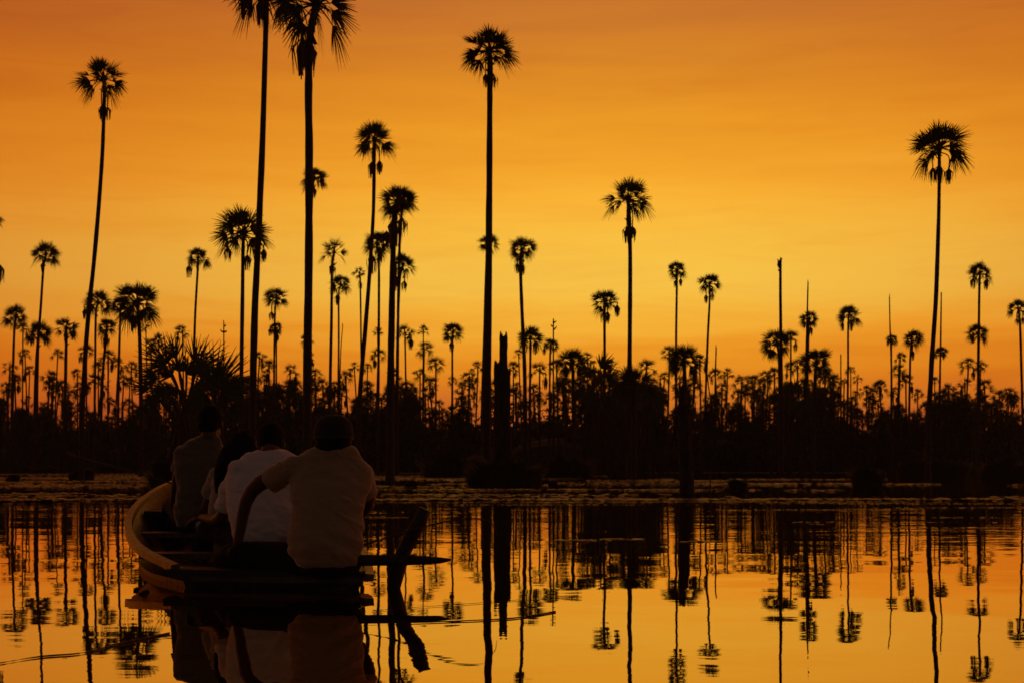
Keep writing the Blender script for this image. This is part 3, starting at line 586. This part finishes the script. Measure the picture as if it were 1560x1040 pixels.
tussock('broad flat tussock at the foot of the tallest right palm', 1362, 1480, 690, 724)
tussock('flat tussock by the right edge', 1490, 1575, 695, 726)

# ------------------------------------------------------------------ boat
def tip(x, y, z): return Vector((x * S, y * S, z * S))
PORT = spline([tip(-2.18, 9.2, .12), tip(-2.63, 10.0, .20), tip(-3.02, 11.2, .305), tip(-3.21, 12.3, .45), tip(-3.17, 13.3, .60), tip(-2.93, 13.95, .70)], 6)
STAR = spline([tip(-.90, 9.0, .075), tip(-1.04, 10.0, .14), tip(-1.35, 11.2, .26), tip(-1.85, 12.3, .41), tip(-2.45, 13.3, .58), tip(-2.88, 13.97, .70)], 6)
boat = empty('wooden_canoe', tip(-2.1, 11, 0)); tag(boat, 'low worn wooden canoe carrying four people on the still water', 'boat')
bo = boat.location.copy()
def section(a, b, inner=0.0):
    c = (a + b) / 2; w = (b - a) / 2; u = w.normalized(); hw = w.length; zg = c.z
    pts = []
    for k in range(13):
        t = -1 + 2 * k / 12
        x = math.copysign(abs(t) ** .72, t)
        prof = max(0, (abs(x) - .45) / .55)
        z = -.12 + (zg + .12) * prof ** 1.6
        sc = (hw - inner) * (.80 * x + .20 * x * abs(x) ** 3)
        pts.append(Vector((c.x + u.x * sc, c.y + u.y * sc, z + inner * .6 * (1 - prof))) - bo)
    pts[0].z = a.z - .001; pts[-1].z = b.z - .001
    return pts
mb = MB(); ns = len(PORT)
outer = [section(PORT[i], STAR[i]) for i in range(ns)]; inn = [section(PORT[i], STAR[i], .028) for i in range(ns)]
rings = [outer[i] + list(reversed(inn[i])) for i in range(ns)]
mb.loft(rings, cap=False)
mb.f.append(tuple(range(13)))                                         # transom skin
for k in range(13, 25): mb.f.append((25 - k, 24 - k, k + 1, k))
hull = link('hull', mb.mesh('hull_shell', False), M['hull'], boat)
tb = MB(); s0 = outer[0]; dirn = (PORT[1] - PORT[0]).normalized() * .035; dirn.z = 0
tb.loft([[p + dirn * 1.2 for p in s0], [p + dirn * .2 for p in s0]]); link('transom', tb.mesh('transom_board'), M['dark_wood'], boat)  # stern board takes the darkest wood tone
for nm, cv, sg in (('gunwale', PORT, -1), ('gunwale', STAR, 1)):
    g = MB(); rg = []
    for i, p in enumerate(cv):
        t = (cv[min(i + 1, ns - 1)] - cv[max(i - 1, 0)]); t.z = 0; t.normalize(); o = Vector((t.y, -t.x, 0)) * sg
        wv = .025 + .004 * noise.noise(p * 6); hz = .02 + .004 * noise.noise(p * 9)
        c = p - bo
        rg.append([c + o * .022 + Vector((0, 0, -hz)), c + o * .026 + Vector((0, 0, hz)), c - o * wv + Vector((0, 0, hz + .006)), c - o * (wv + .01) + Vector((0, 0, -hz))])
    g.loft(rg); link(nm, g.mesh('gunwale_rail'), M['rim'], boat)
fl = MB(); fr_ = []
for i in range(0, ns - 4):
    a, b = PORT[i], STAR[i]; c = (a + b) / 2; w = (b - a); w.z = 0
    fr_.append([c - bo - w * .455 + Vector((0, 0, -c.z + .035)), c - bo + w * .455 + Vector((0, 0, -c.z + .035)), c - bo + w * .44 + Vector((0, 0, -c.z - .02)), c - bo - w * .44 + Vector((0, 0, -c.z - .02))])
fl.loft(fr_); link('floor_board', fl.mesh('floor'), M['dark_wood'], boat)
def thwart(i, z, hw=.10, frac=.93, th_=.018, off=0, m_='board'):
    a, b = PORT[i], STAR[i]; c = (a + b) / 2 - bo; w = b - a; w.z = 0
    ax = Vector((-w.y, w.x, 0)).normalized()
    q = MB(); q.box(Vector((c.x, c.y, z)) + ax * off, w * .5 * frac, ax * hw, Vector((0, 0, th_)))
    link('thwart', q.mesh('thwart_plank'), M[m_], boat)
thwart(1, .085, .13, .97, m_='dark_wood'); thwart(7, .125, .10, .93); thwart(13, .20, .11, .92); thwart(19, .33, .11, .9)  # stern thwart simply darker than the other thwarts
q = MB()                                                              # short box locker in the bow half
a, b = PORT[17], STAR[17]; c = a.lerp(b, .16) - bo
q.box((c.x, c.y, .20), Vector((.13, 0, 0)), Vector((0, .10, 0)), Vector((0, 0, .15))); link('bow_locker', q.mesh('locker'), M['dark_wood'], boat)

# ------------------------------------------------------------------ people
def ringe(c, ax, ay, k=22, p=2.0):         # superellipse ring
    o = []
    for j in range(k):
        t = 6.2832 * j / k; cs, sn = math.cos(t), math.sin(t)
        o.append(c + ax * math.copysign(abs(cs) ** (2 / p), cs) + ay * math.copysign(abs(sn) ** (2 / p), sn))
    return o
def limb(mb, pts, rad, sub=4, k=12):
    ctr = spline(pts, sub); r = []
    for i in range(len(ctr)):
        u = i / sub; a = int(min(u, len(rad) - 1)); b = min(a + 1, len(rad) - 1)
        r.append(rad[a] + (rad[b] - rad[a]) * (u - a))
    mb.tube(ctr, r, k)
    mb.ell(ctr[0], r[0], r[0], r[0], ku=10, kv=7); mb.ell(ctr[-1], r[-1], r[-1], r[-1], ku=10, kv=7)
def hand(mb, wrist, dirv, palm_n, side, curl=.9, s=1.0):
    """palm, four unequal bent fingers and a thumb from the palm's side"""
    dirv = dirv.normalized(); side = (side - dirv * side.dot(dirv)).normalized(); n_ = palm_n.normalized()
    pc = wrist + dirv * .045 * s
    rot = Matrix((side, dirv, n_)).transposed()
    mb.ell(pc, .040 * s, .052 * s, .016 * s, rot, 12, 8)
    for k, (o, L) in enumerate(((-.028, .070), (-.010, .080), (.009, .075), (.027, .058))):
        b = wrist + dirv * (.085 - abs(o) * .2) * s + side * o * s
        d1 = (dirv * math.cos(curl * .5) + n_ * math.sin(curl * .5)); d2 = dirv * math.cos(curl * 1.4) + n_ * math.sin(curl * 1.4)
        p1 = b + d1 * L * .45 * s; p2 = p1 + d2 * L * .35 * s; p3 = p2 + (d2 + n_ * .5).normalized() * L * .25 * s
        mb.tube([b - dirv * .02, b, p1, p2, p3], [.0095 * s, .0095 * s, .009 * s, .0082 * s, .006 * s], 8)
    b = wrist + dirv * .03 * s - side * .034 * s
    p1 = b + (dirv * .7 - side * .6 + n_ * .3).normalized() * .036 * s; p2 = p1 + (dirv * .9 - side * .1 + n_ * .5).normalized() * .03 * s
    mb.tube([b, p1, p2], [.013 * s, .011 * s, .008 * s], 8)
def head(mb, c, fwd, s=1.0):
    """fwd: the way the face looks; skull, jaw, nose, brow, lips, ears, eyes"""
    f = fwd.normalized(); r = f.cross(Vector((0, 0, 1))).normalized(); u = r.cross(f)
    rot = Matrix((r, f, u)).transposed()
    mb.ell(c + u * .02 * s, .078 * s, .098 * s, .098 * s, rot)
    mb.ell(c + f * .035 * s - u * .055 * s, .056 * s, .062 * s, .062 * s, rot)
    mb.tube([c + f * .093 * s + u * .015 * s, c + f * .118 * s - u * .022 * s], [.009 * s, .015 * s], 8)
    mb.ell(c + f * .093 * s - u * .055 * s, .024 * s, .010 * s, .009 * s, rot, 10, 6)
    mb.ell(c + f * .088 * s + u * .030 * s, .05 * s, .012 * s, .010 * s, rot, 10, 6)
    for q in (-1, 1):
        mb.ell(c + r * q * .080 * s - u * .005 * s - f * .008 * s, .010 * s, .020 * s, .033 * s, rot, 10, 6)
        mb.ell(c + r * q * .030 * s + f * .086 * s + u * .010 * s, .012 * s, .008 * s, .008 * s, rot, 8, 6)
    return rot
def torso_rings(secs):
    """secs: (x left, x right, y, d, half depth) in photograph pixels"""
    o = []
    for xl, xr, y, d, hd in secs:
        c = P((xl + xr) / 2, y, d); o.append(ringe(c, Vector((W((xr - xl) / 2, d), 0, 0)), Vector((0, hd * S, hd * .12))))
    return o
def scaled(secs, k): return [((a + b) / 2 - (b - a) / 2 * k, (a + b) / 2 + (b - a) / 2 * k, y, d, h * k) for a, b, y, d, h in secs]
def person(name_label, torso, arms, legs, headspec, skin, shirt, neck, extra=None, hair='short', voxel=.0065, sleeve=.5, pants='trouser'):
    hc, fwd, hs = headspec
    root = empty('person', P((torso[0][0] + torso[0][1]) / 2, torso[0][2], torso[0][3])); tag(root, name_label, 'person')
    ro = root.location.copy()
    body = MB(); body.loft(torso_rings(scaled(torso, .88)))
    body.tube([P(*neck[0]), P(*neck[1])], [.062 * hs, .056 * hs], 12)
    rot = head(body, hc, fwd, hs)
    for a in arms:
        limb(body, [P(*q) for q in a['p']], a['r'])
        w = P(*a['p'][-1]); dv = (P(*a['p'][-1]) - P(*a['p'][-2])) if 'hd' not in a else Vector(a['hd'])
        hand(body, w, dv, Vector(a.get('n', (0, .3, -1))), Vector(a.get('s', (0, 1, 0))), a.get('curl', .9))
    for g in legs:
        limb(body, [P(*q) for q in g['p']], g['r'])
        an = P(*g['p'][-1]); fd = Vector(g.get('foot', (-.2, 1, 0))).normalized()
        body.tube([an - fd * .05 - Vector((0, 0, .045)), an + fd * .05 - Vector((0, 0, .04)), an + fd * .17 - Vector((0, 0, .058))], [.036, .040, .022], 10, sq=.7)
    bm_ = remeshed(body, 'body_skin', voxel, 4); bm_.transform(Matrix.Translation(-ro)); link('body', bm_, skin, root)
    sh = MB(); sh.loft(torso_rings(torso))
    for a in arms:
        pts = [P(*q) for q in a['p'][:2]]; r0, r1 = a['r'][0], a['r'][1]
        e = pts[0].lerp(pts[1], a.get('sl', .62))
        m_ = pts[0].lerp(e, .5)
        sh.tube([pts[0], m_, e], [r0 * 1.30, r0 * 1.25 + .004, r0 * 1.18 + .010], 14); sh.ell(pts[0], r0 * 1.3, r0 * 1.3, r0 * 1.3)
    sm_ = remeshed(sh, 'shirt_cloth', .009, 7)
    for v in sm_.vertices:                 # soft folds
        nz = noise.noise(Vector((v.co.x * 9 + v.co.z * 6, v.co.y * 6, v.co.z * 13))) * .5 + noise.noise(Vector((v.co.x * 22, v.co.y * 15, v.co.z * 30 + v.co.x * 14))) * .25
        nz += .9 * max(0, math.sin(v.co.z * 60 + v.co.x * 38 + 2.5 * noise.noise(v.co * 6)) - .35) * max(0, noise.noise(Vector((v.co.x * 5, v.co.y * 5, v.co.z * 4 + 3))))   # pulled creases
        v.co += v.normal * nz * .024
    sm_.transform(Matrix.Translation(-ro)); link('shirt', sm_, shirt, root)
    tr = MB()
    for g in legs:
        q = [P(*x) for x in g['p']]; k = g.get('cut', len(q))
        limb(tr, q[:k], [x * 1.14 + .006 for x in g['r'][:k]])
    b0 = torso[0]; c0 = P((b0[0] + b0[1]) / 2, b0[2], b0[3]); hw = W((b0[1] - b0[0]) / 2, b0[3])
    tr.ell(c0 + Vector((0, .02, -.01)), hw * .93, b0[4] * .95, .085, ku=18, kv=10)
    tm = remeshed(tr, 'trouser_cloth', .009, 5); tm.transform(Matrix.Translation(-ro)); link('trousers', tm, M[pants], root)
    if hair == 'short':
        h_ = MB(); f = fwd.normalized()
        h_.ell(hc + rot @ Vector((0, -.012, .034)) * hs, .087 * hs, .102 * hs, .096 * hs, rot, 20, 12)
        h_.ell(hc + rot @ Vector((0, -.055, -.005)) * hs, .074 * hs, .055 * hs, .070 * hs, rot, 18, 10)
        hm = remeshed(h_, 'hair_mass', .007, 3)
        for v in hm.vertices: v.co += v.normal * .006 * noise.noise(v.co * 55)
        hm.transform(Matrix.Translation(-ro)); link('hair', hm, M['hair'], root)
    if extra: extra(root, ro, rot, hc, hs)
    return root

# the capped person nearest the camera
def cap_extra(root, ro, rot, hc, hs):
    c = MB(); ctr = hc - ro; rings = []
    for k in range(9):                     # crown of the cap, open below
        u = k / 8; z = -.012 + .118 * math.sin(u * math.pi / 2); r = .110 * (math.cos(u * math.pi / 2) ** .42 if u < 1 else .02)
        rings.append([ctr + rot @ (Vector((math.cos(t) * r * .93, math.sin(t) * r * 1.06 - .005, z + .028)) * hs) for t in (6.2832 * j / 28 for j in range(28))])
    c.loft(rings); cap = link('cap', c.mesh('cap_crown', True), M['cap'], root)
    b = MB(); rg = []
    for k in range(9):                     # visor, on the face side
        t = R(25 + 130 * k / 8); i_ = Vector((math.cos(t) * .098, math.sin(t) * .112, .020)); o = Vector((math.cos(t) * .105, math.sin(t) * .19, -.002))
        rg.append([ctr + rot @ (q * hs) for q in (i_ + Vector((0, 0, .004)), o + Vector((0, 0, .004)), o, i_)])
    b.loft(rg); link('visor', b.mesh('visor_peak', True), M['cap'], cap)
    s_ = MB(); rg = []
    for k in range(11):                    # strap band round the back
        t = R(200 + 140 * k / 10); r1, r2 = .1085, .1125
        rg.append([ctr + rot @ (Vector((math.cos(t) * r * .95, math.sin(t) * r * 1.06 - .006, z)) * hs) for r, z in ((r1, .004), (r2, .004), (r2 - .001, .022), (r1, .022))])
    s_.loft(rg); link('strap', s_.mesh('cap_strap_band', True), M['strap'], cap)
    b2 = MB(); b2.ell(ctr + rot @ (Vector((0, -.005, .136)) * hs), .010, .010, .006); link('button', b2.mesh('cap_button', True), M['cap'], cap)
    h_ = MB()
    h_.ell(ctr + rot @ (Vector((0, -.03, -.018)) * hs), .092 * hs, .085 * hs, .066 * hs, rot, 18, 10)
    link('hair', h_.mesh('back_hair', True), M['hair'], root)
A_T = [(452, 545, 858, 9.00, .135), (437, 553, 838, 9.00, .155), (441, 554, 805, 9.02, .15), (444, 556, 770, 9.08, .145), (440, 565, 740, 9.15, .14), (438, 568, 718, 9.2, .125), (447, 556, 700, 9.22, .10), (466, 545, 687, 9.22, .085), (478, 538, 680, 9.22, .07)]
person('person in a dark cap and khaki t-shirt seen from behind, left arm braced down', A_T,
  [dict(p=[(447, 712, 9.2), (383, 748, 9.28), (362, 826, 9.30)], r=[.056, .043, .030], sl=.60, n=(.2, .5, -1), s=(.9, .4, 0), curl=.8, hd=(-.1, .25, -1)),
   dict(p=[(547, 719, 9.22), (560, 768, 9.48), (520, 800, 9.85)], r=[.062, .043, .030], sl=.62, n=(0, .2, -1), s=(1, 0, 0), hd=(-.5, 1, -.1))],
  [dict(p=[(468, 852, 9.1), (352, 846, 9.42), (345, 872, 9.75)], r=[.088, .062, .044], foot=(-.6, .8, 0)),
   dict(p=[(525, 852, 9.1), (470, 830, 9.75), (455, 850, 10.05)], r=[.088, .062, .044], foot=(-.3, 1, 0))],
  (P(508, 674, 9.28), Vector((-.10, 1, -.14)), 1.18), M['skin_dark'], M['tan'], ((508, 694, 9.22), (508, 680, 9.26)), cap_extra, hair='none')

# white t-shirt
B_T = [(362, 470, 832, 9.85, .13), (352, 472, 812, 9.85, .15), (347, 470, 785, 9.87, .15), (343, 468, 755, 9.92, .145), (344, 470, 728, 9.97, .14), (354, 466, 708, 10.0, .125), (372, 452, 693, 10.02, .10), (390, 436, 685, 10.03, .065)]
person('hunched person in a white t-shirt between the girl and the capped person', B_T,
  [dict(p=[(364, 716, 9.98), (338, 786, 10.1), (309, 789, 10.35)], r=[.055, .043, .030], sl=.86, n=(0, .2, -1), s=(.3, 1, 0), hd=(-.9, .5, -.15)),
   dict(p=[(462, 725, 9.98), (470, 775, 10.2), (430, 790, 10.6)], r=[.055, .043, .030], sl=.8, n=(0, .2, -1), s=(1, .3, 0), hd=(-.5, 1, -.1))],
  [dict(p=[(380, 825, 9.95), (318, 806, 10.45), (312, 838, 10.6)], r=[.085, .060, .044], foot=(-.4, 1, 0)),
   dict(p=[(440, 825, 9.95), (400, 800, 10.55), (392, 832, 10.7)], r=[.085, .060, .044], foot=(-.3, 1, 0))],
  (P(412, 676, 10.14), Vector((-.25, 1, -.45)), 1.06), M['skin'], M['white'], ((412, 694, 10.03), (412, 680, 10.08)), hair='short')

# long haired girl
def long_hair(root, ro, rot, hc, hs):
    h_ = MB()
    h_.ell(hc + rot @ Vector((0, -.012, .03)) * hs, .092 * hs, .105 * hs, .100 * hs, rot, 20, 12)
    limb(h_, [P(369, 678, 10.85), P(352, 697, 10.78), P(341, 720, 10.74), P(332, 748, 10.74)], [.098, .088, .068, .022], 4, 14)
    limb(h_, [P(376, 680, 10.85), P(364, 705, 10.78), P(350, 735, 10.75)], [.085, .070, .03], 4, 14)
    hm = remeshed(h_, 'hair_mass', .008, 5)
    for v in hm.vertices: v.co += v.normal * .007 * noise.noise(Vector((v.co.x * 70, v.co.y * 70, v.co.z * 9)))
    hm.transform(Matrix.Translation(-ro)); link('hair', hm, M['hair'], root)
C_T = [(318, 388, 822, 10.9, .12), (316, 388, 795, 10.9, .125), (318, 386, 765, 10.92, .12), (322, 388, 735, 10.95, .12), (330, 390, 712, 10.98, .10), (350, 384, 700, 11.0, .07)]
person('girl with long dark hair leaning between the short haired person and the white t-shirt', C_T,
  [dict(p=[(330, 722, 10.98), (316, 765, 11.15), (300, 790, 11.35)], r=[.045, .036, .026], sl=.75, hd=(-.6, .8, -.2), s=(.3, 1, 0)),
   dict(p=[(384, 722, 10.98), (388, 770, 11.2), (360, 790, 11.5)], r=[.045, .036, .026], sl=.75, hd=(-.6, .8, -.2), s=(1, .3, 0))],
  [dict(p=[(335, 812, 10.95), (308, 800, 11.35), (300, 826, 11.5)], r=[.075, .054, .04], foot=(-.4, 1, 0)),
   dict(p=[(372, 812, 10.95), (350, 798, 11.4), (345, 822, 11.5)], r=[.075, .054, .04], foot=(-.3, 1, 0))],
  (P(374, 682, 10.95), Vector((.75, .9, -.2)), .95), M['skin'], M['pale'], ((366, 704, 11.0), (371, 690, 10.97)), long_hair, hair='none', pants='pale')

# short haired person by the bow
D_T = [(270, 338, 800, 11.35, .12), (266, 342, 780, 11.35, .135), (268, 342, 750, 11.38, .13), (266, 345, 720, 11.42, .13), (264, 346, 695, 11.46, .12), (270, 340, 680, 11.48, .10), (288, 336, 670, 11.48, .07), (300, 334, 664, 11.48, .055)]
person('short haired person in a dark olive t-shirt sitting tallest, by the bow', D_T,
  [dict(p=[(277, 692, 11.46), (268, 742, 11.45), (263, 785, 11.75)], r=[.043, .037, .029], sl=.55, hd=(-.2, .9, -.4), s=(.3, 1, 0)),
   dict(p=[(333, 694, 11.46), (341, 742, 11.55), (320, 775, 12.0)], r=[.043, .040, .029], sl=.6, hd=(-.5, .9, -.2), s=(1, .3, 0))],
  [dict(p=[(285, 792, 11.4), (262, 770, 12.0), (256, 822, 11.95)], r=[.08, .058, .043], foot=(-.3, 1, 0), cut=3),
   dict(p=[(322, 792, 11.4), (302, 770, 12.1), (296, 815, 12.1)], r=[.08, .058, .043], foot=(-.2, 1, 0), cut=3)],
  (P(321, 645, 11.55), Vector((.12, 1, -.05)), 1.08), M['skin_dark'], M['green'], ((318, 672, 11.48), (320, 655, 11.52)), hair='short')

# ------------------------------------------------------------------ things round the boat
root = G(603, 9.1, 0); mb = MB()
mb.tube([P(x, y, 9.1 - .0) - root for x, y in ((590, 945), (600, 893), (606, 868), (614, 842), (629, 812), (640, 793), (648, 775))], [.040, .041, .039, .038, .041, .040, .037], 10, .25, 3)
tag(link('leaning_stake', mb.mesh('stake', True), M['dark_wood'], None, root), 'dark stake leaning right out of the water beside the stern', 'stake')
root = P(560, 853, 8.98); mb = MB()
mb.tube([P(505, 853, 8.95) - root, P(560, 853, 8.98) - root, P(600, 853, 9.0) - root, P(640, 853, 9.02) - root, P(670, 853, 9.03) - root, P(687, 852, 9.04) - root], [.030, .030, .030, .026, .018, .007], 10, .12, 8, .6)
tag(link('paddle_shaft', mb.mesh('paddle', True), M['dark_wood'], None, root), 'dark wooden paddle end jutting sideways from the stern over the water', 'paddle')
root = P(556, 829, 9.05); mb = MB()
cv = spline([P(540, 834, 9.05), P(557, 829, 9.05), P(625, 807, 9.05), P(690, 792, 9.05), (P(735, 790, 9.05)), P(752, 800, 9.05), P(757, 815, 9.05)], 6); nn = len(cv)
mb.tube([p - root for p in cv], [.0065 * (1 - .8 * i / nn) for i in range(nn)], 6)
tag(link('fishing_rod', mb.mesh('rod', True), M['line'], None, root), 'thin bent fishing rod reaching right from the capped person', 'fishing rod')
def twig(label, pts, r):
    q = [G(x, F * CAMH / (y - HY), .004) for x, y in pts]; root = q[0].copy(); c = spline(q, 5); mb = MB()
    mb.tube([p - root for p in c], [r * (.5 + .6 * i / len(c)) * (1 + .5 * noise.noise(p * 9)) for i, p in enumerate(c)], 6)
    tag(link('floating_twig', mb.mesh('twig', True), M['dark_wood'], None, root), label, 'twig')
twig('long thin twig floating right of the stake, thicker at its right tip', [(590, 950), (680, 947), (770, 943), (812, 938), (846, 932)], .004)
twig('hair-thin twig floating above the longer one right of the stake', [(566, 931), (640, 925), (740, 918), (880, 907)], .0015)
twig('wavy vine stem floating in the bottom left corner', [(-8, 1012), (60, 1001), (120, 996), (160, 987), (185, 980), (258, 965)], .004)
root = G(1082, 34, 0); mb = MB(); mb.tube([(0, 0, -.3), (.0, 0, .3), P(1082, 712, 34) - root], [.012, .011, .007], 6)
tag(link('thin_stick', mb.mesh('stick', True), M['dark_wood'], None, root), 'thin upright stick in the weed right of the black stump', 'stick')
root = P(262, 735, 11.6); mb = MB(); mb.tube([P(266, 737, 11.6) - root, P(180, 712, 11.9) - root, P(95, 688, 12.2) - root], [.006, .004, .002], 6)
tag(link('fishing_rod', mb.mesh('rod', True), M['line'], None, root), 'thin fishing rod held out to the left over the bow side', 'fishing rod')

# ------------------------------------------------------------------ evening haze over the swamp
m, nt, n, l = nodes_of('evening_haze'); out = n.new('ShaderNodeOutputMaterial'); pv = n.new('ShaderNodeVolumePrincipled')
pv.inputs['Color'].default_value = (.9, .9, .9, 1); pv.inputs['Density'].default_value = .0004; pv.inputs['Anisotropy'].default_value = .3
l.new(pv.outputs[0], out.inputs['Volume'])
mb = MB(); mb.box((0, 600, 13), (1320, 0, 0), (0, 1020, 0), (0, 0, 14.5)); tag(link('haze', mb.mesh('haze_box'), m), kind='stuff')

# ------------------------------------------------------------------ sky, sun, camera
w = bpy.data.worlds.new('World'); SC.world = w; w.use_nodes = True
nt = w.node_tree; n = nt.nodes; l = nt.links; n.clear()
out = n.new('ShaderNodeOutputWorld'); bg = n.new('ShaderNodeBackground'); tc = n.new('ShaderNodeTexCoord')
def math_(op, a, b=None, clamp=False):
    q = n.new('ShaderNodeMath'); q.operation = op; q.use_clamp = clamp
    for i, x in enumerate((a, b)):
        if x is None: continue
        if isinstance(x, (int, float)): q.inputs[i].default_value = x
        else: l.new(x, q.inputs[i])
    return q.outputs[0]
sep = n.new('ShaderNodeSeparateXYZ'); l.new(tc.outputs['Generated'], sep.inputs[0])
hor = math_('SQRT', math_('ADD', math_('MULTIPLY', sep.outputs[0], sep.outputs[0]), math_('MULTIPLY', sep.outputs[1], sep.outputs[1])))
tan_el = math_('DIVIDE', sep.outputs[2], math_('MAXIMUM', hor, .001))
# cloud streaks, drawn out along the horizon
mp = n.new('ShaderNodeMapping'); mp.inputs['Scale'].default_value = (3.0, 3.0, 34); l.new(tc.outputs['Generated'], mp.inputs[0])
cl = n.new('ShaderNodeTexNoise'); cl.inputs['Scale'].default_value = 1.6; cl.inputs['Detail'].default_value = 6; cl.inputs['Distortion'].default_value = .6; l.new(mp.outputs[0], cl.inputs['Vector'])
shift = math_('MULTIPLY', math_('SUBTRACT', cl.outputs[0], .5), .045)
elev = math_('ADD', tan_el, shift)
def srgb(r, g, b): return tuple(((x / 255) / 12.92 if x / 255 <= .04045 else ((x / 255 + .055) / 1.055) ** 2.4) for x in (r, g, b))
rp = n.new('ShaderNodeValToRGB'); cr = rp.color_ramp; cr.interpolation = 'B_SPLINE'
stops = [(-.02, (150, 60, 30), 1), (.030, (219, 108, 40), 1), (.050, (240, 136, 32), 1), (.072, (247, 152, 30), 1), (.098, (255, 182, 54), 1.03), (.124, (255, 198, 76), 1.06), (.160, (255, 188, 60), 1.04),
         (.20, (251, 170, 44), 1), (.25, (233, 147, 34), 1), (.30, (208, 122, 42), 1), (.36, (186, 104, 50), 1), (.55, (130, 66, 46), 1), (.95, (70, 40, 40), 1)]
for i, (e, c, k) in enumerate(stops):
    el = cr.elements[i] if i < 2 else cr.elements.new(min(1, e + .02))
    el.position = min(1, max(0, e + .02)); el.color = (*[v * k for v in srgb(*c)], 1)
l.new(math_('ADD', elev, .02), rp.inputs[0])
# azimuth: brightest where the sun went down, falling off sideways, dim dusk behind
sa = R(4.0)
dotp = math_('DIVIDE', math_('ADD', math_('MULTIPLY', sep.outputs[0], math.sin(sa)), math_('MULTIPLY', sep.outputs[1], math.cos(sa))), math_('MAXIMUM', hor, .001))
mr = n.new('ShaderNodeMapRange'); mr.interpolation_type = 'SMOOTHSTEP'; l.new(dotp, mr.inputs[0])
mr.inputs[1].default_value = -.50; mr.inputs[2].default_value = .40; mr.inputs[3].default_value = 0; mr.inputs[4].default_value = 1
edge = math_('POWER', math_('MAXIMUM', dotp, .0), 14.0)
gain = math_('ADD', math_('MULTIPLY', edge, .60), .42)
gv = n.new('ShaderNodeCombineXYZ')
mp2 = n.new('ShaderNodeMapping'); mp2.inputs['Scale'].default_value = (5, 5, 46); mp2.inputs['Rotation'].default_value = (0, .06, 0); l.new(tc.outputs['Generated'], mp2.inputs[0])
wi = n.new('ShaderNodeTexNoise'); wi.inputs['Scale'].default_value = 1.3; wi.inputs['Detail'].default_value = 8; wi.inputs['Roughness'].default_value = .6; wi.inputs['Distortion'].default_value = 1.2; l.new(mp2.outputs[0], wi.inputs['Vector'])
wr = n.new('ShaderNodeMapRange'); wr.inputs[1].default_value = .48; wr.inputs[2].default_value = .78; wr.inputs[3].default_value = 1.0; wr.inputs[4].default_value = .89; l.new(wi.outputs[0], wr.inputs[0])
gain = math_('MULTIPLY', gain, wr.outputs[0])                # faint wisps of cloud
for i_, e_ in enumerate((.45, 1.0, .95)): l.new(math_('POWER', gain, e_), gv.inputs[i_])
sc_ = n.new('ShaderNodeVectorMath'); sc_.operation = 'MULTIPLY'; l.new(rp.outputs[0], sc_.inputs[0]); l.new(gv.outputs[0], sc_.inputs[1])
sky = n.new('ShaderNodeTexSky'); sky.sky_type = 'NISHITA'; sky.sun_disc = False; sky.sun_elevation = R(1.0); sky.sun_rotation = sa
nb_ = n.new('ShaderNodeVectorMath'); nb_.operation = 'SCALE'; l.new(sky.outputs[0], nb_.inputs[0]); nb_.inputs['Scale'].default_value = .012
back = n.new('ShaderNodeVectorMath'); back.operation = 'ADD'; l.new(nb_.outputs[0], back.inputs[0]); back.inputs[1].default_value = (.031, .022, .019)
mixc = n.new('ShaderNodeMix'); mixc.data_type = 'RGBA'
l.new(mr.outputs[0], mixc.inputs[0]); l.new(back.outputs[0], mixc.inputs[6]); l.new(sc_.outputs[0], mixc.inputs[7])
l.new(mixc.outputs[2], bg.inputs[0]); bg.inputs[1].default_value = 1.0; l.new(bg.outputs[0], out.inputs[0])

sl = bpy.data.lights.new('low_sun', 'SUN'); sl.energy = .04; sl.angle = R(.5); sl.color = (1, .6, .28)
so = bpy.data.objects.new('low_sun', sl); COL.objects.link(so)
dirv = Vector((math.sin(sa) * math.cos(R(1)), math.cos(sa) * math.cos(R(1)), math.sin(R(1))))
so.rotation_euler = (dirv).to_track_quat('Z', 'Y').to_euler(); so.location = dirv * 60

cam = bpy.data.cameras.new('camera'); co = bpy.data.objects.new('camera', cam); COL.objects.link(co)
co.location = (0, 0, CAMH * S); co.rotation_euler = (R(90), 0, 0)
cam.sensor_width = 36; cam.lens = F / 1560 * 36; cam.shift_y = (HY - 520) / 1560
cam.clip_start = .1; cam.clip_end = 9000
cam.dof.use_dof = True; cam.dof.focus_distance = 9.2; cam.dof.aperture_fstop = 7.0
SC.camera = co
SC.view_settings.view_transform = 'Standard'; SC.view_settings.look = 'None'; SC.view_settings.exposure = 0; SC.view_settings.gamma = 1
SC.render.engine = 'CYCLES'; SC.cycles.max_bounces = 6; SC.cycles.use_denoising = True
